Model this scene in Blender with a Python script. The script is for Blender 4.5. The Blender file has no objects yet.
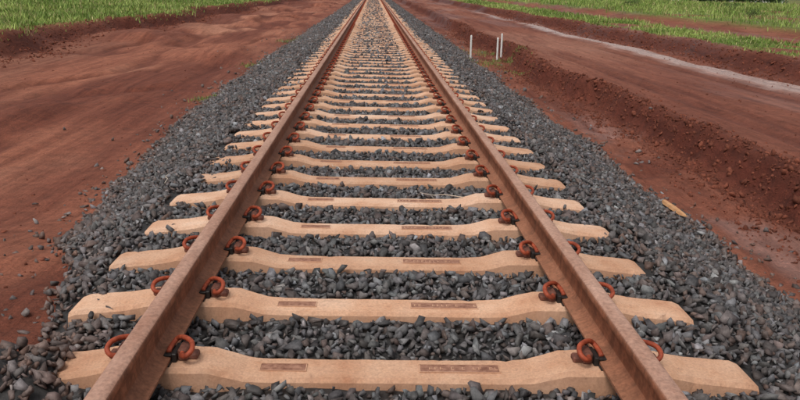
import bpy, bmesh, math, random
import numpy as np
from mathutils import Matrix, Vector
rng=np.random.default_rng(7); random.seed(7)
scene=bpy.context.scene

# ---------------------------------------------------------------- helpers
_T={}
def vn(x,y,s,seed=0):
    """value noise in 0..1, feature size s"""
    if seed not in _T: _T[seed]=np.random.default_rng(1000+seed).random((256,256))
    t=_T[seed]; x=np.asarray(x,float)/s; y=np.asarray(y,float)/s
    xi=np.floor(x).astype(int); yi=np.floor(y).astype(int)
    fx=x-xi; fy=y-yi; fx=fx*fx*(3-2*fx); fy=fy*fy*(3-2*fy)
    a=t[xi%256,yi%256]; b=t[(xi+1)%256,yi%256]; c=t[xi%256,(yi+1)%256]; d=t[(xi+1)%256,(yi+1)%256]
    return (a*(1-fx)+b*fx)*(1-fy)+(c*(1-fx)+d*fx)*fy
def fbm(x,y,s,seed=0,o=4):
    r=0;w=0
    for i in range(o):
        k=.5**i; r=r+k*vn(x+17.3*i,y-9.1*i,s*.5**i,seed+i); w+=k
    return r/w
def sst(a,b,x):
    t=np.clip((np.asarray(x,float)-a)/(b-a),0,1); return t*t*(3-2*t)
def mesh_np(name,V,F,mat=None,col=None,smooth=False,extra=None):
    V=np.ascontiguousarray(V,dtype=np.float32); F=np.ascontiguousarray(F,dtype=np.int32)
    me=bpy.data.meshes.new(name); n=F.shape[1]
    me.vertices.add(len(V)); me.vertices.foreach_set('co',V.ravel())
    me.loops.add(F.size); me.loops.foreach_set('vertex_index',F.ravel())
    me.polygons.add(len(F)); me.polygons.foreach_set('loop_start',np.arange(0,F.size,n,dtype=np.int32))
    me.update(calc_edges=True)
    if smooth: me.polygons.foreach_set('use_smooth',np.ones(len(F),dtype=bool))
    if col is not None:
        a=me.color_attributes.new('Col','FLOAT_COLOR','POINT')
        c=np.ones((len(V),4),dtype=np.float32); c[:,:col.shape[1]]=col
        a.data.foreach_set('color',c.ravel())
    if extra is not None:
        a=me.attributes.new('wet','FLOAT','POINT'); a.data.foreach_set('value',np.ascontiguousarray(extra,dtype=np.float32))
    ob=bpy.data.objects.new(name,me); scene.collection.objects.link(ob)
    if mat: me.materials.append(mat)
    return ob
def newmat(name):
    m=bpy.data.materials.new(name); m.use_nodes=True; nt=m.node_tree; b=nt.nodes['Principled BSDF']
    b.inputs['Specular IOR Level'].default_value=.25
    return m,nt,b
def N(nt,t,**k):
    n=nt.nodes.new(t)
    for a,v in k.items(): setattr(n,a,v)
    return n
def noise(nt,vec,scale,detail=6,rough=.6):
    n=N(nt,'ShaderNodeTexNoise'); n.inputs['Scale'].default_value=scale
    n.inputs['Detail'].default_value=detail; n.inputs['Roughness'].default_value=rough
    nt.links.new(vec,n.inputs['Vector']); return n.outputs['Fac']
def ramp(nt,fac,stops):
    r=N(nt,'ShaderNodeValToRGB'); e=r.color_ramp.elements
    while len(e)<len(stops): e.new(.5)
    for i,(p,c) in enumerate(stops):
        e[i].position=p; e[i].color=(*c,1) if len(c)==3 else c
    nt.links.new(fac,r.inputs['Fac']); return r.outputs['Color']
def mix(nt,fac,a,b,mode='MIX'):
    m=N(nt,'ShaderNodeMix',data_type='RGBA',blend_type=mode)
    for s,v in ((m.inputs[0],fac),(m.inputs[6],a),(m.inputs[7],b)):
        if isinstance(v,(int,float)): s.default_value=v
        elif isinstance(v,tuple): s.default_value=(*v,1)
        else: nt.links.new(v,s)
    return m.outputs[2]
def bump(nt,b,h,strength,dist,prev=None):
    n=N(nt,'ShaderNodeBump'); n.inputs['Strength'].default_value=strength; n.inputs['Distance'].default_value=dist
    nt.links.new(h,n.inputs['Height'])
    if prev is not None: nt.links.new(prev,n.inputs['Normal'])
    nt.links.new(n.outputs['Normal'],b.inputs['Normal']); return n.outputs['Normal']
def pos(nt): return N(nt,'ShaderNodeNewGeometry').outputs['Position']
def scaled(nt,vec,s):
    m=N(nt,'ShaderNodeMapping'); m.inputs['Scale'].default_value=s; nt.links.new(vec,m.inputs['Vector']); return m.outputs['Vector']
def g3(v): return (v,v,v)

# ---------------------------------------------------------------- materials
def m_ground():
    m,nt,b=newmat('red_earth'); p=pos(nt)
    at=N(nt,'ShaderNodeAttribute',attribute_name='Col').outputs['Color']
    wet=N(nt,'ShaderNodeAttribute',attribute_name='wet').outputs['Fac']
    n1=noise(nt,p,7,8,.7); n2=noise(nt,p,60,5,.7)
    st=noise(nt,scaled(nt,p,(5,.35,1)),1.3,6,.6)
    st2=noise(nt,scaled(nt,p,(14,.6,1)),1.7,5,.6)
    c=mix(nt,1.0,at,ramp(nt,n1,[(.3,g3(.68)),(.5,g3(1)),(.72,g3(1.25))]),'MULTIPLY')
    c=mix(nt,1.0,c,ramp(nt,n2,[(.3,g3(.65)),(.5,g3(1)),(.7,g3(1.35))]),'MULTIPLY')
    c=mix(nt,1.0,c,ramp(nt,st,[(.3,(.70,.62,.60)),(.5,g3(1)),(.7,(1.2,1.24,1.27))]),'MULTIPLY')
    c=mix(nt,1.0,c,ramp(nt,st2,[(.3,g3(.84)),(.5,g3(1)),(.7,g3(1.14))]),'MULTIPLY')
    nt.links.new(c,b.inputs['Base Color'])
    r=N(nt,'ShaderNodeMapRange'); r.inputs['To Min'].default_value=.9; r.inputs['To Max'].default_value=.22
    nt.links.new(wet,r.inputs['Value']); nt.links.new(r.outputs[0],b.inputs['Roughness'])
    q=bump(nt,b,st2,.5,.03); q=bump(nt,b,n1,.7,.05,q); bump(nt,b,n2,.6,.014,q)
    return m
def m_attr(name,rough=.85,var=.35,scale=40,bs=.4,bd=.004,spec=.25):
    m,nt,b=newmat(name); p=pos(nt)
    at=N(nt,'ShaderNodeAttribute',attribute_name='Col').outputs['Color']
    n=noise(nt,p,scale,5,.65)
    c=mix(nt,1.0,at,ramp(nt,n,[(.3,g3(1-var)),(.7,g3(1+var))]),'MULTIPLY')
    nt.links.new(c,b.inputs['Base Color']); b.inputs['Roughness'].default_value=rough
    b.inputs['Specular IOR Level'].default_value=spec
    bump(nt,b,n,bs,bd); return m
def m_concrete():
    m,nt,b=newmat('sleeper_concrete'); p=pos(nt)
    oi=N(nt,'ShaderNodeObjectInfo')
    n1=noise(nt,p,4,8,.72); n2=noise(nt,p,110,4,.6); n3=noise(nt,p,16,8,.8); n4=noise(nt,p,38,5,.7)
    c=ramp(nt,n1,[(.28,(.49,.235,.135)),(.43,(.64,.37,.235)),(.57,(.74,.475,.325)),(.75,(.75,.56,.43))])
    c=mix(nt,ramp(nt,n3,[(.50,g3(0)),(.72,g3(.6))]),c,(.40,.17,.095))
    c=mix(nt,ramp(nt,n4,[(.60,g3(0)),(.72,g3(.55))]),c,(.24,.12,.085))
    c=mix(nt,1.0,c,ramp(nt,n2,[(.3,g3(.80)),(.7,g3(1.12))]),'MULTIPLY')
    c=mix(nt,1.0,c,ramp(nt,oi.outputs['Random'],[(0,(.82,.78,.75)),(.5,(1,.98,.96)),(1,(1.0,1.06,1.12))]),'MULTIPLY')
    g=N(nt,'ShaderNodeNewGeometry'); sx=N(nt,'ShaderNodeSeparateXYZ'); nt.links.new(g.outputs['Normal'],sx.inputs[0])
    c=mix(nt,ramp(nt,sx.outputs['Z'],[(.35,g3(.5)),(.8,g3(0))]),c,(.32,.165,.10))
    nt.links.new(c,b.inputs['Base Color']); b.inputs['Roughness'].default_value=.9
    q=bump(nt,b,n4,.35,.006); bump(nt,b,n2,.4,.002,q); return m
def m_rail():
    m,nt,b=newmat('rusty_rail_steel'); p=pos(nt)
    n1=noise(nt,scaled(nt,p,(1,.25,1)),9,8,.7); n2=noise(nt,p,70,5,.6); n3=noise(nt,scaled(nt,p,(1,3,.3)),5,4,.6)
    c=ramp(nt,n1,[(.25,(.13,.042,.021)),(.5,(.25,.092,.048)),(.75,(.37,.165,.095))])
    c=mix(nt,1.0,c,ramp(nt,n3,[(.35,g3(.68)),(.65,g3(1.25))]),'MULTIPLY')
    s=N(nt,'ShaderNodeSeparateXYZ'); nt.links.new(p,s.inputs[0])
    mr=N(nt,'ShaderNodeMapRange'); mr.inputs['From Min'].default_value=.166; mr.inputs['From Max'].default_value=.1765
    nt.links.new(s.outputs['Z'],mr.inputs['Value'])
    top=ramp(nt,n1,[(.3,(.30,.15,.10)),(.7,(.46,.28,.21))])
    c=mix(nt,mr.outputs[0],c,top)
    mf=N(nt,'ShaderNodeMapRange'); mf.inputs['From Min'].default_value=.06; mf.inputs['From Max'].default_value=.02
    nt.links.new(s.outputs['Z'],mf.inputs['Value'])
    mm=N(nt,'ShaderNodeMath',operation='MULTIPLY'); mm.inputs[1].default_value=.6; nt.links.new(mf.outputs[0],mm.inputs[0])
    c=mix(nt,mm.outputs[0],c,(.31,.14,.08))
    c=mix(nt,1.0,c,ramp(nt,n2,[(.3,g3(.72)),(.7,g3(1.27))]),'MULTIPLY')
    nt.links.new(c,b.inputs['Base Color']); b.inputs['Roughness'].default_value=.72; b.inputs['Metallic'].default_value=0
    bump(nt,b,n2,.35,.002); return m
def m_simple(name,ca,cb,rough=.6,scale=30,bs=.3):
    m,nt,b=newmat(name); n=noise(nt,pos(nt),scale,5,.6)
    nt.links.new(ramp(nt,n,[(.3,ca),(.7,cb)]),b.inputs['Base Color']); b.inputs['Roughness'].default_value=rough
    bump(nt,b,n,bs,.002); return m
M_ground=m_ground()
M_stone=m_attr('ballast_stone',.62,.38,50,.6,.006,.32)
M_clod=m_attr('earth_clod',.9,.3,50)
M_leaf=m_attr('leaf_green',.6,.2,3,0,0.001)
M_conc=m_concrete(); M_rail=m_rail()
M_clip=m_simple('rusted_clip_steel',(.17,.032,.016),(.42,.085,.038),.6,38)
M_iron=m_simple('cast_shoulder_iron',(.09,.035,.025),(.20,.08,.055),.75,60)
M_nyl=m_simple('black_nylon',(.012,.011,.011),(.035,.028,.025),.45,60)
M_stamp=m_simple('stained_recess',(.17,.07,.045),(.40,.21,.14),.9,45)
M_white=m_simple('white_paint',(.62,.60,.56),(.80,.79,.76),.6,12)
M_wood=m_simple('raw_wood',(.42,.20,.09),(.60,.34,.17),.8,25)
M_twig=m_simple('dry_twig',(.45,.36,.28),(.62,.55,.46),.8,25)
M_bark=m_simple('bark',(.06,.045,.03),(.13,.10,.07),.9,15)
M_roof=m_simple('roof_tile',(.30,.13,.08),(.42,.2,.12),.8,3)
M_wall=m_simple('painted_wall',(.60,.57,.52),(.74,.72,.68),.8,2)
M_glass=m_simple('dark_window',(.03,.035,.04),(.05,.055,.06),.2,2)

# ---------------------------------------------------------------- terrain
G=.872   # rail centre offset
def toeL(y): return np.interp(y,[0,3.0,3.9,4.7,6.8,12,20],[1.40,1.46,1.62,2.0,2.42,2.7,2.75])+ .30*(fbm(y,y*0+3,1.3,31)-.5)
def toeR(y): return 2.62+ .4*(fbm(y,y*0+9,1.5,33)-.5)+0*y
def ridgeX(y): return 3.42+.8*(fbm(y,y*0+1,4.5,35)-.5)+.35*(fbm(y,y*0+1,.8,36)-.5)+.012*np.clip(y,0,25)
def leftBank(y): return -9.1+1.8*(fbm(y,y*0,9,37)-.5)+.6*(fbm(y,y*0,1.6,38)-.5)
def rightBank(y): return 9.25+1.2*(fbm(y,y*0,8,39)-.5)+.6*(fbm(y,y*0,1.5,40)-.5)
def H(x,y):
    x=np.asarray(x,float); y=np.asarray(y,float)
    z=-.45+.05*(fbm(x,y,3,1)-.5)+.03*(fbm(x,y,.5,5,3)-.5)
    # near left earth is banked up against the sleeper ends
    z=z+(.30+.08*(fbm(x,y,.4,8,3)-.5))*sst(6.2,3.6,y)*sst(-1.15,-1.5,x)*sst(-6.5,-2.2,x)
    z=z+(.20+.10*(fbm(x,y,.15,9,3)-.5))*np.exp(-((x+1.55)/.30)**2-((y-2.5)/.40)**2)
    z=z+.035*(vn(x,y*.06,.35,60)-.5)*sst(2.6,3.2,np.abs(x))+ .10*(vn(x,y*.12,1.4,61)-.5)*sst(-3,-4,x)
    # right: road terrace behind rough step
    r=ridgeX(y); s=sst(r-.12,r+.10,x); rough=np.exp(-((x-r-.05)/.42)**2)
    z=z+.20*s+rough*(.17*(fbm(x,y,.28,11,4)-.42))
    z=z+.12*np.exp(-((x-r-.16)/.17)**2)-.05*np.exp(-((x-r+.22)/.15)**2)
    z=z+(.11*(fbm(x,y,.35,12,3)-.5))*sst(2.4,2.8,x)*sst(r+.2,r-.2,x)
    wob=.35*(fbm(y,y*0,7,56)-.5)
    for c,dp in ((4.9,.055),(5.25,.035),(6.9,.065),(7.2,.035)): z=z-dp*np.exp(-((x-c-wob)/.13)**2)+.4*dp*np.exp(-((x-c-wob-.19)/.09)**2)
    # left: drift mounds and gullies
    z=z+.26*sst(.48,.75,fbm(x,y*.45,2.4,21,3))*sst(-2.9,-4.2,x)*sst(-9.6,-8,x)
    z=z-.07*sst(.10,.0,np.abs(fbm(x,y*.3,1.6,27,3)-.5))*sst(-2.9,-3.6,x)*sst(-9.6,-8,x)
    lb=leftBank(y); z=z+sst(lb+.35,lb-.35,x)*(.48+.25*(fbm(x,y,6,22)-.5))
    z=z+.25*(fbm(x,y,.6,23)-.5)*np.exp(-((x-lb)/.6)**2)
    rb=rightBank(y)
    z=z-.16*np.exp(-((x-rb+.7)/.5)**2)+sst(rb-.25,rb+.25,x)*.28+.2*(fbm(x,y,.5,24)-.5)*np.exp(-((x-rb)/.5)**2)
    z=z-.25*sst(12.5,13.2,x)+.35*sst(17,18,x)
    z=z+1.2*(fbm(x,y,25,26)-.5)*sst(20,45,np.abs(x))
    d=np.sqrt(x*x+y*y)
    z=z-9*sst(60,260,x)*sst(60,260,d)
    return z
def axis(pts):
    return np.concatenate([np.arange(a,b,s) for a,b,s in pts])
xs=axis([(-14,-5,.09),(-5,5,.06),(5,14,.09)]); g=14;L=[]
st=.1
while g<2500: L.append(g); g+=st; st*=1.05
L=np.array(L); xs=np.concatenate([-L[::-1],xs[1:],L])
ys=[-25.0]
while ys[-1]<4000:
    y=ys[-1]; ys.append(y+(.5 if y<0 else max(.06,.0075*y) if y<200 else .03*y))
ys=np.array(ys)
X,Y=np.meshgrid(xs,ys); Z=H(X,Y)
nx,ny=len(xs),len(ys)
idx=np.arange(nx*ny).reshape(ny,nx)
F=np.stack([idx[:-1,:-1],idx[:-1,1:],idx[1:,1:],idx[1:,:-1]],-1).reshape(-1,4)
x=X.ravel(); y=Y.ravel(); z=Z.ravel()
def lerp(c,d,f): return c*(1-f[:,None])+np.array(d)*f[:,None]
col=np.tile(np.array([.275,.096,.055]),(len(x),1))
n=fbm(x,y*.35,2.2,41); col=lerp(col,(.36,.155,.095),sst(.5,.72,n))
n=fbm(x,y*.22,1.2,43); col=lerp(col,(.145,.040,.022),.88*sst(.46,.66,n))
col=lerp(col,(.12,.032,.018),.75*sst(.085,.0,np.abs(fbm(x,y*.3,1.6,27,3)-.5))*sst(-2.7,-3.4,x))
col=lerp(col,(.16,.046,.027),.6*np.exp(-((x+2.9)/.5)**2)*sst(3,6,y))
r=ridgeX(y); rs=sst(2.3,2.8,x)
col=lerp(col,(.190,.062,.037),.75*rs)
col=lerp(col,(.085,.019,.011),.92*np.exp(-((x-r+.02)/.25)**2))  # dark red step face, its shade painted into the earth colour
n=fbm(x,y*.7,.7,45); col=lerp(col,(.12,.032,.018),.75*sst(.42,.62,n)*sst(2.5,2.9,x)*sst(r+1.3,r,x))
wob=.35*(fbm(y,y*0,7,56)-.5)
for c_ in (4.9,5.25,6.9,7.2): col=lerp(col,(.12,.036,.023),.75*np.exp(-((x-c_-wob)/.14)**2)*sst(.25,.5,fbm(x,y*.3,2,57)))
col=lerp(col,(.30,.135,.09),.6*sst(.5,.7,fbm(x,y*.12,1.5,58))*sst(r+.5,r+1,x)*sst(9,8,x))
lb=leftBank(y); rb=rightBank(y)
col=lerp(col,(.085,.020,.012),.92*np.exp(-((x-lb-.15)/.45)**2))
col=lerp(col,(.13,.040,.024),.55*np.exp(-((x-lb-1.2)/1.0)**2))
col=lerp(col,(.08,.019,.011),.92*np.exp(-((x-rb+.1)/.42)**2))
gm=np.clip(sst(lb-.1,lb-.8,x)*sst(-30,-25,x)*sst(.25,.43,fbm(x,y,2.5,46)+.03)
   +sst(rb+.3,rb+.9,x)*sst(12.9,12.1,x)*sst(.36,.52,fbm(x,y,1.8,47)+.02)
   +sst(17.3,18.1,x)*sst(.25,.45,fbm(x,y,5,48)) + sst(-60,-75,x),0,1)
col=lerp(col,(.12,.165,.035),gm*.9)
wc=7.9+1.0*(fbm(y,y*0,6,50)-.5)
wetm=sst(.9,.0,np.abs(x-wc)+.55*(fbm(x,y*.5,.5,55,3)-.3))*sst(9,13,y)*sst(75,35,y)*sst(.34,.55,fbm(x*.8,y*.25,1.2,51)+.04)
wetm=np.clip(wetm*1.7,0,1)
col=lerp(col,(.47,.32,.27),.8*wetm)  # wet streak: pale sky reflection painted into the colour
wet2=sst(.48,.60,fbm(x,y*.6,.9,52))*sst(2.7,2.85,x)*sst(r-.1,r-.3,x)*sst(14,8,y)
col=lerp(col,(.27,.14,.11),.65*wet2)
damp=.55*sst(.48,.63,fbm(x,y*.2,1.6,59))*sst(2.6,3.1,x)
wet=np.clip(wetm+wet2*.9+damp,0,1)
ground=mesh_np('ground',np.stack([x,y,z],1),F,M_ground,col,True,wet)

# ---------------------------------------------------------------- ballast
S0=2.68; SP=.6
def bed(x,y):
    x=np.asarray(x,float); y=np.asarray(y,float)
    a=np.abs(x); toe=np.where(x<0,toeL(y),toeR(y)); sh=np.where(x<0,np.minimum(1.5,toe-.15),1.55)
    top=-.068+.022*(fbm(x,y,.5,70)-.5)+.03*sst(1.15,1.5,a)*sst(.4,.7,vn(x,y,1.1,71))
    t=np.clip((a-sh)/(toe-sh),0,3)
    h=top+(H(x,y)-top)*t-.10*np.clip(t-1,0,2)
    # one near sleeper end lies buried
    return h+.105*sst(-1.12,-1.30,x)*sst(-1.85,-1.5,x)*np.exp(-((y-2.63)/.24)**4)
bx=np.arange(-3.4,3.41,.07); by=[-6.0]
while by[-1]<700: by.append(by[-1]+max(.07,.01*by[-1]))
by=np.array(by); BX,BY=np.meshgrid(bx,by); BZ=bed(BX,BY)-.016+.02*(vn(BX,BY,.09,72)-.5)
idx=np.arange(BX.size).reshape(BX.shape)
F=np.stack([idx[:-1,:-1],idx[:-1,1:],idx[1:,1:],idx[1:,:-1]],-1).reshape(-1,4)
bf=BY.ravel()
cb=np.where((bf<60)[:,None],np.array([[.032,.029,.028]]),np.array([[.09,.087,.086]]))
mesh_np('ballast_bed',np.stack([BX.ravel(),bf,BZ.ravel()],1),F,M_stone,cb,False)

def hull(npt,box,seed):
    r=np.random.default_rng(seed); bm=bmesh.new()
    P=r.uniform(-1,1,size=(npt,3)); P/=np.maximum(np.abs(P).max(1)[:,None],.01)
    P*=(.72+.28*r.random((npt,1))); P*=np.array(box)
    for p in P: bm.verts.new(p)
    bmesh.ops.convex_hull(bm,input=bm.verts)
    bmesh.ops.delete(bm,geom=[v for v in bm.verts if not v.link_faces],context='VERTS')
    bmesh.ops.triangulate(bm,faces=bm.faces); bm.verts.index_update()
    V=np.array([v.co[:] for v in bm.verts]); F=np.array([[v.index for v in f.verts] for f in bm.faces]); bm.free()
    return V,F
variants=[hull(int(rng.integers(8,13)),(1,rng.uniform(.5,.9),rng.uniform(.3,.65)),i) for i in range(36)]
def rotm(n,tilt=None):
    q=rng.normal(size=(n,4))
    if tilt is not None: q[:,1:3]*=tilt
    q/=np.linalg.norm(q,axis=1)[:,None]; w,a,b,c=q.T
    return np.stack([1-2*(b*b+c*c),2*(a*b-w*c),2*(a*c+w*b),2*(a*b+w*c),1-2*(a*a+c*c),2*(b*c-w*a),2*(a*c-w*b),2*(b*c+w*a),1-2*(a*a+b*b)],-1).reshape(n,3,3)
def scatter(name,P,size,cols,mat,tilt=.6):
    n=len(P); k=rng.integers(0,len(variants),n); R=rotm(n,tilt)
    Vs=[];Fs=[];Cs=[];off=0
    for i,(v,f) in enumerate(variants):
        s=np.where(k==i)[0]
        if len(s)==0: continue
        VV=np.einsum('nij,nvj->nvi',R[s],v[None]*size[s][:,None,None])+P[s][:,None,:]
        nv=len(v)
        Fs.append((f[None]+(np.arange(len(s))*nv)[:,None,None]+off).reshape(-1,3))
        Vs.append(VV.reshape(-1,3)); Cs.append(np.repeat(cols[s],nv,0)); off+=nv*len(s)
    return mesh_np(name,np.concatenate(Vs),np.concatenate(Fs),mat,np.concatenate(Cs))
def jgrid(x0,x1,y0,y1,sp):
    gx,gy=np.meshgrid(np.arange(x0,x1,sp),np.arange(y0,y1,sp))
    gx=gx.ravel()+rng.uniform(-.5,.5,gx.size)*sp; gy=gy.ravel()+rng.uniform(-.5,.5,gy.size)*sp
    return gx,gy
PX=[];PY=[];PS=[]
for (y0,y1,sp,sm) in ((-1.5,1.6,.055,.030),(1.6,7,.030,.0225),(7,14,.037,.026),(14,34,.050,.030),(34,95,.09,.040),(95,220,.25,.09)):
    gx,gy=jgrid(-3.9,3.9,y0,y1,sp)
    PX.append(gx);PY.append(gy);PS.append(sm*np.exp(rng.normal(0,.36,gx.size)).clip(.45,1.85))
px=np.concatenate(PX);py=np.concatenate(PY);ps=np.concatenate(PS)
a=np.abs(px); toe=np.where(px<0,toeL(py),toeR(py))
over=(a-toe)
prob=np.where(over<-.12,1,np.where(over<.0,.7,.20*np.exp(-np.clip(over,0,9)/.11)+.0022))
prob=prob*np.where((over>0)&(py>34),.15,1)
keep=rng.random(px.size)<prob
kk=np.round((py-S0)/SP); dy=np.abs(py-(S0+kk*SP))
buried=(px<-1.2)&(kk==0)
onsl=(dy<np.where(py>30,.155,.118))&(a<1.43)&~buried
onsl&=~((a>1.15)&(rng.random(px.size)<.02+.30*sst(.55,.75,vn(px,py,.8,77))*(px<0)*(py>3.6)))
keep&=~onsl
keep&=~((py>95)&(dy<.2)&(a<1.5))
px,py,ps=px[keep],py[keep],ps[keep]; a=np.abs(px)
zb=bed(px,py); zh=H(px,py); base=np.maximum(zb,zh)
pz=base+ps*rng.uniform(-.3,.45,px.size)*np.where(np.abs(a-G)<.12,0,1)
kk=np.round((py-S0)/SP); dy=np.abs(py-(S0+kk*SP)); pz=np.where((dy<.118)&(a<1.43)&(py<95)&~((px<-1.2)&(kk==0)),np.maximum(-.045,zh)+ps*.3,pz)
val=np.exp(rng.normal(-2.45,.50,px.size)).clip(.024,.34)
tint=np.stack([val*rng.uniform(.95,1.05,px.size),val*1.0,val*rng.uniform(.98,1.08,px.size)],1)
dust=np.clip(.06+.5*rng.random(px.size)**3+.6*sst(-.35,.15,a-np.where(px<0,toeL(py),toeR(py)))*rng.random(px.size),0,.9)
dust=np.where(a<1.3,dust*.7,dust); dust=np.where((px<-1.15)&(py<3.1),np.maximum(dust,.5*rng.random(px.size)+.2),dust)
tint=tint*(1-dust[:,None])+dust[:,None]*np.array([.19,.105,.075])*(.7+.5*rng.random((px.size,1)))
print('stones',px.size)
scatter('ballast_gravel',np.stack([px,py,pz],1),ps,tint,M_stone,.65)

# ---------------------------------------------------------------- earth clods
CP=[]
def addc(x,y,s): CP.append(np.stack([x,y,H(x,y)+s*.1,s],1))
n=11000; yy=1.5+38*rng.random(n)**1.4; xx=ridgeX(yy)+rng.normal(0,.25,n); addc(xx,yy,.015*np.exp(rng.normal(0,.6,n)).clip(.3,3.6))
n=5000; yy=1.5+25*rng.random(n)**1.5; xx=rng.uniform(2.7,3.6,n)+.2; addc(xx,yy,.012*np.exp(rng.normal(0,.5,n)).clip(.3,3))
n=2500; yy=1.5+30*rng.random(n)**1.5; xx=-1.9-7*rng.random(n)**1.4; addc(xx,yy,.007*np.exp(rng.normal(0,.6,n)).clip(.3,4.5))
n=900; yy=2.55+rng.normal(0,.3,n); xx=-1.6+rng.normal(0,.25,n); addc(xx,yy,.006*np.exp(rng.normal(0,.5,n)).clip(.3,3))
n=2500; yy=2+36*rng.random(n)**1.4; xx=rng.uniform(4,9,n); addc(xx,yy,.009*np.exp(rng.normal(0,.5,n)).clip(.3,3))
n=5000; yy=8+50*rng.random(n); xx=leftBank(yy)+.3+rng.normal(0,.4,n); addc(xx,yy,.026*np.exp(rng.normal(0,.5,n)).clip(.3,3))
n=4000; yy=8+50*rng.random(n); xx=rightBank(yy)-.2+rng.normal(0,.3,n); addc(xx,yy,.026*np.exp(rng.normal(0,.5,n)).clip(.3,3))
CP=np.concatenate(CP); nn=len(CP); v=rng.uniform(.6,1.2,(nn,1))
scatter('earth_clods',CP[:,:3],CP[:,3],np.array([[.17,.053,.031]])*v,M_clod,.8)

# ---------------------------------------------------------------- generic solids
def loft(bm,rings,mi=0,caps=True):
    R=[[bm.verts.new(p) for p in r] for r in rings]; n=len(R[0])
    for A,B in zip(R[:-1],R[1:]):
        for i in range(n):
            f=bm.faces.new((A[i],A[(i+1)%n],B[(i+1)%n],B[i])); f.material_index=mi
    if caps:
        for r,rev in ((R[0],True),(R[-1],False)):
            f=bm.faces.new(r[::-1] if rev else r); f.material_index=mi
def box(bm,c,s,mi=0,bev=0):
    t=bmesh.ops.create_cube(bm,size=1,matrix=Matrix.Translation(c)@Matrix.Diagonal((*s,1)))
    fs=set(f for v in t['verts'] for f in v.link_faces)
    for f in fs: f.material_index=mi
    if bev:
        es=list(set(e for v in t['verts'] for e in v.link_edges))
        rr=bmesh.ops.bevel(bm,geom=es,offset=bev,segments=1,affect='EDGES')
        for f in rr['faces']: f.material_index=mi
def tube(bm,pts,r,seg=10,mi=0,closed_caps=True,sub=4):
    P=[Vector(p) for p in pts]; Q=[]
    for i in range(len(P)-1):
        p0=P[max(i-1,0)];p1=P[i];p2=P[i+1];p3=P[min(i+2,len(P)-1)]
        for j in range(sub):
            t=j/sub; Q.append(.5*((2*p1)+(p2-p0)*t+(2*p0-5*p1+4*p2-p3)*t*t+(3*p1-p0-3*p2+p3)*t**3))
    Q.append(P[-1]); rings=[]; up=Vector((0,0,1)); prev=None
    for i,q in enumerate(Q):
        d=(Q[min(i+1,len(Q)-1)]-Q[max(i-1,0)]).normalized()
        if prev is None: u=d.cross(up if abs(d.z)<.9 else Vector((1,0,0))).normalized()
        else: u=(prev-d*prev.dot(d)).normalized()
        prev=u; w=d.cross(u); rr=r if not callable(r) else r(i/(len(Q)-1))
        rings.append([q+rr*(math.cos(2*math.pi*k/seg)*u+math.sin(2*math.pi*k/seg)*w) for k in range(seg)])
    loft(bm,rings,mi)
def finish(name,bm,mats):
    bmesh.ops.recalc_face_normals(bm,faces=bm.faces)
    me=bpy.data.meshes.new(name); bm.to_mesh(me); bm.free()
    for m in mats: me.materials.append(m)
    return me
def link(name,me,loc=(0,0,0),parent=None):
    o=bpy.data.objects.new(name,me); scene.collection.objects.link(o); o.location=loc
    if parent: o.parent=parent
    return o

# ---------------------------------------------------------------- rails
prof=[(.070,.0),(.070,.010),(.050,.016),(.022,.028),(.0105,.042),(.0085,.075),(.0095,.115),(.016,.127),(.033,.134),(.0355,.140),(.0352,.157),(.032,.165),(.025,.170),(.012,.1722)]
full=prof+[(-a,b) for a,b in prof[::-1]]
RZ=.008
for sx in (-1,1):
    bm=bmesh.new(); yst=[-12]+list(np.arange(-6,60,3.0))+[80,110,160,240,400,700]
    rings=[[(a,yv,b) for a,b in full] for yv in yst]
    loft(bm,rings); me=finish('rail',bm,[M_rail])
    for p in me.polygons: p.use_smooth=abs(p.normal.y)<.5
    me.set_sharp_from_angle(angle=math.radians(28))
    link('steel_rail',me,(sx*G,0,RZ))

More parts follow.
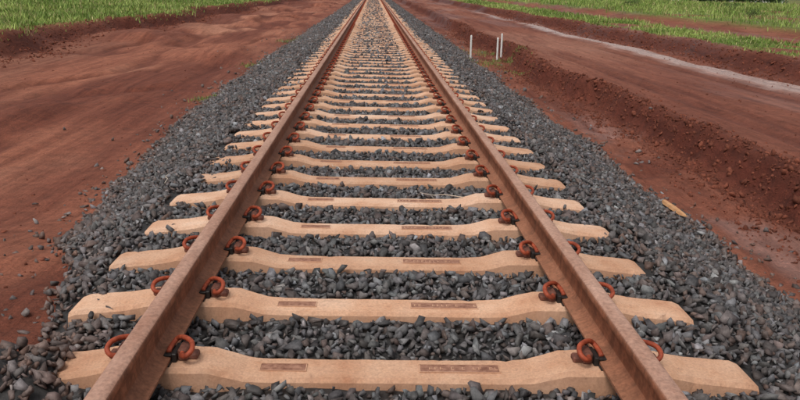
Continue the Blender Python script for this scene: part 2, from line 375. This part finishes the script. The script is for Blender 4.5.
# ---------------------------------------------------------------- sleepers
def sleeper_mesh(seed):
    r=random.Random(seed); bm=bmesh.new()
    sta=[(0,-.042,.085),(.15,-.042,.085),(.30,-.042,.086),(.46,-.041,.088),(.54,-.036,.091),(.62,-.014,.096),(.665,-.001,.100),(.75,.001,.103),(.99,.001,.103),(1.05,-.001,.103),(1.09,-.011,.102),(1.17,-.025,.104),(1.27,-.034,.106),(1.36,-.043,.108),(1.392,-.056,.104)]
    allst=[(-a,b,c) for a,b,c in sta[::-1]]+sta[1:]
    rings=[]; chip=[(r.uniform(-1.4,1.4),r.uniform(.002,.012),r.choice((-1,1))) for _ in range(6)]
    dense=[]
    for (a0,b0,c0),(a1,b1,c1) in zip(allst[:-1],allst[1:]):
        m=max(1,int((a1-a0)/.022))
        for i in range(m):
            t=i/m; dense.append((a0+(a1-a0)*t,b0+(b1-b0)*t,c0+(c1-c0)*t))
    dense.append(allst[-1])
    for (x,zt,w) in dense:
        j=lambda k=.0007:(r.random()-.5)*2*k
        c=.013; cl=sum(d_*math.exp(-((x-q)/.016)**2) for q,d_,s_ in chip if s_<0); cr=sum(d_*math.exp(-((x-q)/.016)**2) for q,d_,s_ in chip if s_>0)
        ring=[(x,-(w+.035),-.25),(x,-(w+.012)+j(),zt-.085),(x,-(w)+j(.001)+cl,zt-c-.003-cl*.6),(x,-(w-c)+j(.0015)+cl*1.6,zt+j(.0005)),(x,0,zt+.001),(x,(w-c)+j(.0015)-cr*1.6,zt+j(.0005)),(x,w+j(.001)-cr,zt-c-.003-cr*.6),(x,(w+.012)+j(),zt-.085),(x,(w+.035),-.25)]
        rings.append(ring)
    loft(bm,rings)
    for cx,L,W in ((-.40,.17,.052),(.27,.30,.056)):
        zt=-.0385
        box(bm,(cx,0,zt-.0012),(L,W,.003),1)
        for sy in (-1,1): box(bm,(cx,sy*(W/2+.002),zt-.0004),(L+.010,.0035,.0046),0)
        for sx2 in (-1,1): box(bm,(cx+sx2*(L/2+.002),0,zt-.0004),(.0035,W-.002,.0046),0)
        xx=cx-L/2+.014
        while xx<cx+L/2-.012:
            h=.020; b_=r.choice((0,1,2,3)); q=zt-.0002; mt=0 if cx>0 else 1
            if r.random()<.7:
                box(bm,(xx,0,q),(.003,h,.003),mt)
                if b_ in(0,1): box(bm,(xx+.0058,h/2-.002,q),(.008,.003,.0029),mt)
                if b_ in(1,2): box(bm,(xx+.0058,-h/2+.002,q),(.008,.003,.0029),mt)
                if b_ in(0,3): box(bm,(xx+.0058,0,q),(.008,.003,.0027),mt)
            xx+=.021
    return finish('sleeper',bm,[M_conc,M_stamp])
def clips_mesh(lod):
    bm=bmesh.new()
    for rx in (-1,1):
        if lod==0: box(bm,(rx*G,0,.0045),(.15,.17,.0066),2)
        for side in (-1,1):
            def T(p): return (rx*G+side*p[0],p[1],p[2])
            path=[(.112,.058,.034),(.112,.02,.034),(.112,-.035,.034),(.117,-.062,.036),(.137,-.076,.044),(.153,-.062,.060),(.149,-.032,.073),(.128,-.004,.077),(.098,.026,.070),(.078,.044,.056),(.066,.034,.045),(.060,.0,.038),(.060,-.028,.034)]
            tube(bm,[T(p) for p in path],.0098,10 if lod==0 else 5,0,sub=4 if lod==0 else 1)
            if lod<2:
                c=T((.112,0,.024)); box(bm,c,(.036,.075,.048),1,.006 if lod==0 else 0)
                c=T((.142,0,.012)); box(bm,c,(.045,.05,.024),1,.006 if lod==0 else 0)
                c=T((.083,0,.018)); box(bm,c,(.018,.10,.036),2,.003 if lod==0 else 0)
                c=T((.060,-.004,.0265)); box(bm,c,(.032,.085,.009),2,.002 if lod==0 else 0)
    me=finish('rail_clips',bm,[M_clip,M_iron,M_nyl])
    if lod==0: me.polygons.foreach_set('use_smooth',[p.material_index==0 for p in me.polygons])
    return me
SM=[sleeper_mesh(i) for i in range(8)]; CM=[clips_mesh(0),clips_mesh(1),clips_mesh(2)]
k=-8
while True:
    yv=S0+k*SP
    if yv>260: break
    rr=random.Random(k)
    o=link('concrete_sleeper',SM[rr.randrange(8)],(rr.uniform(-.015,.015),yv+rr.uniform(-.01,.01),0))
    o.rotation_euler=(0,0,math.radians(rr.uniform(-.4,.4)))
    lod=0 if yv<10 else 1 if yv<30 else 2
    link('rail_clips',CM[lod],(-o.location.x,0,0),o)
    k+=1

# ---------------------------------------------------------------- grass
def blades(name,x,y,h,w,base,mat=M_leaf,dz=0):
    n=len(x); ang=rng.uniform(0,2*math.pi,n); z=H(x,y)-.02+dz
    lean=h*rng.uniform(.1,.8,n); la=rng.uniform(0,2*math.pi,n)
    cx,sx=np.cos(ang)*w/2,np.sin(ang)*w/2
    lx,ly=np.cos(la)*lean,np.sin(la)*lean
    V=np.stack([np.stack([x-cx,y-sx,z],1),np.stack([x+cx,y+sx,z],1),
        np.stack([x+cx*.7+lx*.4,y+sx*.7+ly*.4,z+h*.6],1),np.stack([x-cx*.7+lx*.4,y-sx*.7+ly*.4,z+h*.6],1),np.stack([x+lx,y+ly,z+h*.9],1)],1).reshape(-1,3)
    o=(np.arange(n)*5)[:,None]
    F=np.concatenate([o+np.array([[0,1,2]]),o+np.array([[0,2,3]]),o+np.array([[3,2,4]])])
    c=base*rng.uniform(.7,1.35,(n,1))
    return mesh_np(name,V,F,mat,np.repeat(c,5,0))
GX=[];GY=[];GH=[]
def field(n,x0,x1,y0,y1,fn,hh,pw=1.5):
    yy=y0+(y1-y0)*rng.random(n)**pw; xx=rng.uniform(x0,x1,n); k=rng.random(n)<fn(xx,yy)
    GX.append(xx[k]);GY.append(yy[k]);GH.append((hh*np.exp(rng.normal(0,.4,n))*(.3+1.4*fbm(xx,yy,2,83)**1.5))[k]*(1+yy/250)[k])
field(210000,-26,-8,9,140,lambda a,b:sst(leftBank(b)+.1,leftBank(b)-.5,a)*sst(.25,.45,fbm(a,b,2.5,46)+.03),.14)
field(70000,8.5,13.2,8,110,lambda a,b:sst(rightBank(b)+.15,rightBank(b)+.7,a)*sst(12.9,12.1,a)*sst(.36,.52,fbm(a,b,1.8,47)+.02),.12)
field(110000,17,60,16,220,lambda a,b:sst(17.3,18.1,a)*sst(.25,.45,fbm(a,b,5,48)),.22)
gx=np.concatenate(GX);gy=np.concatenate(GY);gh=np.concatenate(GH)
t=fbm(gx,gy,2.2,80)[:,None]; dry=(rng.random((len(gx),1))<.14)
gc=np.array([[.125,.195,.035]])*(1-sst(.35,.65,t))+np.array([[.27,.34,.085]])*sst(.35,.65,t); gc=np.where(dry,np.array([[.34,.30,.13]]),gc)
blades('grass',gx,gy,gh,.012+.0007*gy,gc)
def tuft(cx,cy,r,n,h):
    x=cx+rng.normal(0,r,n); y=cy+rng.normal(0,r*1.4,n)
    b=np.maximum(0,bed(x,y)-H(x,y))
    return blades('grass_tuft',x,y,h*rng.uniform(.5,1.2,n),np.full(n,.012),np.tile(np.array([[.15,.20,.05]]),(n,1)),dz=b)
tuft(-2.75,12.5,.10,120,.09); tuft(-2.85,18,.14,90,.12); tuft(2.8,19.5,.25,260,.10); tuft(3.5,20.5,.22,220,.12); tuft(3.1,23,.3,220,.12); tuft(3.2,17.5,.2,160,.07); tuft(-2.8,26,.2,120,.14)

# ---------------------------------------------------------------- shrubs / trees
def plant(name,x,y,hh,ww,trunk,seed,nl=700):
    r=np.random.default_rng(seed); g=float(H(x,y))
    e=bpy.data.objects.new(name,None); scene.collection.objects.link(e); e.location=(x,y,g)
    bm=bmesh.new(); cl=[]
    for i in range(7):
        a=r.uniform(0,6.28); q=r.uniform(.2,.42)*ww
        c=(math.cos(a)*q,math.sin(a)*q,trunk+(hh-trunk)*r.uniform(.25,.85)); cl.append(c)
        tube(bm,[(0,0,trunk*.5),(c[0]*.4,c[1]*.4,trunk+.3*(c[2]-trunk)),c],lambda t:.02*hh*(1-.7*t),5,0,sub=2)
    tube(bm,[(0,0,-.1),(.02*hh,0,trunk*.4),(0,0,trunk+.2*(hh-trunk))],lambda t:.035*hh*(1-.5*t),7,0,sub=2)
    link('trunk_and_limbs',finish('limbs',bm,[M_bark]),(0,0,0),e)
    cl=np.array(cl); k=r.integers(0,7,nl); d=r.normal(size=(nl,3)); d/=np.linalg.norm(d,axis=1)[:,None]
    P=cl[k]+d*(r.uniform(.5,1.1,(nl,1))*np.array([[ww*.24,ww*.24,(hh-trunk)*.22]]))
    P[:,2]=np.maximum(P[:,2],.05)
    s=hh*.045*r.uniform(.6,1.5,nl); u=r.normal(size=(nl,3));v=r.normal(size=(nl,3))
    u/=np.linalg.norm(u,axis=1)[:,None];v/=np.linalg.norm(v,axis=1)[:,None]
    V=np.stack([P-u*s[:,None],P+v*s[:,None]*.6,P+u*s[:,None],P-v*s[:,None]*.6],1).reshape(-1,3)
    F=(np.arange(nl)*4)[:,None]+np.array([[0,1,2,3]])
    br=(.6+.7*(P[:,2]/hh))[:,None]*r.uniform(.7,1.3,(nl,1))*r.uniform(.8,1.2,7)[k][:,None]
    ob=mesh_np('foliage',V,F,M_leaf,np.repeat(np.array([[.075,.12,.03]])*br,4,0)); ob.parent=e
for i,(x_,y_,h_,w_) in enumerate([(34,52,.9,1.6),(38,60,1.2,2),(44,62,1.1,2.2),(30,66,.8,1.5),(52,75,1.6,3),(26,80,.9,2),(58,90,1.8,3.4),(-22,45,.5,1.2),(-24,60,.7,1.5),(-19,75,.7,1.4),(23,48,.6,1.2)]):
    plant('shrub',x_,y_,h_,w_,h_*.12,i)
def mass(name,pts,seed):
    r=np.random.default_rng(seed); V=[];C=[]
    for (x_,y_,h_) in pts:
        g=float(H(x_,y_)); nl=160
        d=r.normal(size=(nl,3)); d/=np.linalg.norm(d,axis=1)[:,None]
        P=np.array([x_,y_,g+h_*.55])+d*np.array([h_*.6,h_*.6,h_*.5])*r.uniform(.4,1.05,(nl,1)); P[:,2]=np.maximum(P[:,2],g)
        s=h_*.09; u=r.normal(size=(nl,3))*s*.8; v=r.normal(size=(nl,3))*s*.6
        V.append(np.stack([P-u,P+v,P+u,P-v],1).reshape(-1,3))
        C.append(np.repeat(np.array([[.045,.075,.03]])*r.uniform(.6,1.4)*r.uniform(.7,1.3,(nl,1)),4,0))
    V=np.concatenate(V); F=np.arange(len(V)).reshape(-1,4)
    mesh_np(name,V,F,M_leaf,np.concatenate(C))
pts=[(rng.uniform(60,330),rng.uniform(150,420),rng.uniform(3,6)) for _ in range(170)]
pts+=[(rng.uniform(-220,-32),rng.uniform(90,400),rng.uniform(2,5)) for _ in range(90)]
mass('distant_trees',pts,3)
for i in range(26):
    r=random.Random(50+i); x_=r.uniform(100,330); y_=r.uniform(230,430); g=float(H(x_,y_)); w=r.uniform(8,16); d=r.uniform(7,10); h=r.uniform(3.2,6.5)
    e=bpy.data.objects.new('white_house',None); scene.collection.objects.link(e); e.location=(x_,y_,g); e.rotation_euler=(0,0,r.uniform(-.5,.5))
    bm=bmesh.new(); box(bm,(0,0,h/2-.3),(w,d,h+.6)); link('walls',finish('walls',bm,[M_wall]),(0,0,0),e)
    bm=bmesh.new(); loft(bm,[[(sx*(w/2+.4),-d/2-.5,h+.01),(sx*(w/2+.4),d/2+.5,h+.01),(sx*(w/2+.4),0,h+1.6)] for sx in(-1,1)])
    link('roof',finish('roof',bm,[M_roof]),(0,0,0),e)
    bm=bmesh.new()
    nwin=int(w//3)
    for j in range(nwin): box(bm,((j-(nwin-1)/2)*2.8,-d/2-.02,1.6),(1.2,.08,1.1))
    link('windows',finish('windows',bm,[M_glass]),(0,0,0),e)
    bm=bmesh.new(); box(bm,(w/2+.02,0,1.05),(.08,.95,2.1)); link('door',finish('door',bm,[M_bark]),(0,0,0),e)

# ---------------------------------------------------------------- small things
def stake(x_,y_,h):
    bm=bmesh.new(); r=random.Random(int(x_*100))
    w=.021; g=max(float(H(x_,y_)),float(bed(x_,y_)))
    def ring(z,s): return [(s*a,s*b,z) for a,b in ((w,w*.6),(w*.6,w),(-w*.6,w),(-w,w*.6),(-w,-w*.6),(-w*.6,-w),(w*.6,-w),(w,-w*.6))]
    loft(bm,[ring(-.15,.8),ring(0,1),ring(h*.5,1.02),ring(h-.03,1),ring(h,.6)])
    o=link('white_stake',finish('stake',bm,[M_white]),(x_,y_,g)); o.rotation_euler=(math.radians(r.uniform(-2,2)),math.radians(r.uniform(-2,2)),r.uniform(0,1))
stake(2.52,20.6,.62); stake(3.32,21.2,.60); stake(3.49,21.6,.64)
bm=bmesh.new()
def rr_(s): return [(a*s,0,b*s) for a,b in ((-.03,-.012),(.03,-.014),(.033,.004),(.02,.013),(-.022,.012))]
rings=[]
for t,s,dx in ((-.2,.35,.01),(-.15,.8,.004),(0,1,0),(.12,.95,-.006),(.18,.6,.004)): rings.append([(a+dx,t,c) for a,_,c in rr_(s)])
loft(bm,rings); o=link('wooden_offcut',finish('offcut',bm,[M_wood]),(2.42,6.05,float(max(bed(2.42,6.05),H(2.42,6.05)))+.045)); o.rotation_euler=(math.radians(4),.1,math.radians(6))
for (x_,y_,L,a_,nm) in ((.42,5.15,.30,80,'dry_twig'),(1.40,2.36,.30,-62,'dry_twig'),(-.35,6.0,.16,30,'dry_twig'),(-1.55,5.5,.22,10,'dry_twig')):
    bm=bmesh.new(); tube(bm,[(0,-L/2,0),(.012,-.02,.008),(-.006,L*.2,.004),(.01,L/2,.012)],lambda t:.0032*(1-.5*t),6,0)
    o=link(nm,finish(nm,bm,[M_twig]),(x_,y_,float(bed(x_,y_))+.045)); o.rotation_euler=(0,0,math.radians(a_))

# ---------------------------------------------------------------- light
el,az=math.radians(58),math.radians(-150)
w=bpy.data.worlds.new('World'); scene.world=w; w.use_nodes=True; nt=w.node_tree; bg=nt.nodes['Background']
sky=nt.nodes.new('ShaderNodeTexSky'); sky.sky_type='NISHITA'; sky.sun_disc=False; sky.sun_elevation=el; sky.sun_rotation=az
sky.dust_density=4; sky.air_density=1
hs=nt.nodes.new('ShaderNodeHueSaturation'); hs.inputs['Saturation'].default_value=.2
nt.links.new(sky.outputs[0],hs.inputs['Color']); nt.links.new(hs.outputs[0],bg.inputs['Color']); bg.inputs['Strength'].default_value=.14
sd=bpy.data.lights.new('sun','SUN'); sd.energy=1.3; sd.angle=math.radians(18); sd.color=(1,.96,.9)
so=bpy.data.objects.new('sun',sd); scene.collection.objects.link(so)
dv=Vector((math.cos(el)*math.sin(az),math.cos(el)*math.cos(az),math.sin(el)))
so.rotation_euler=dv.to_track_quat('Z','Y').to_euler()

# ---------------------------------------------------------------- camera
f=775.; u,v=(373-400)/f,(200+13)/f; t=math.radians(1.5)
cy=Vector((u,v,-1)).normalized(); d=Vector((math.cos(t),-math.sin(t),0))
cz=d.cross(cy).normalized(); cx=cy.cross(cz)
Mx=Matrix((cx,cy,cz)).to_4x4(); Mx.translation=Vector((-.075,0,1.36))
cam=bpy.data.cameras.new('camera'); cam.sensor_width=36; cam.lens=36*f/800; cam.clip_start=.05; cam.clip_end=6000
co=bpy.data.objects.new('camera',cam); scene.collection.objects.link(co); co.matrix_world=Mx; scene.camera=co
scene.view_settings.view_transform='Standard'; scene.view_settings.look='None'; scene.view_settings.exposure=0
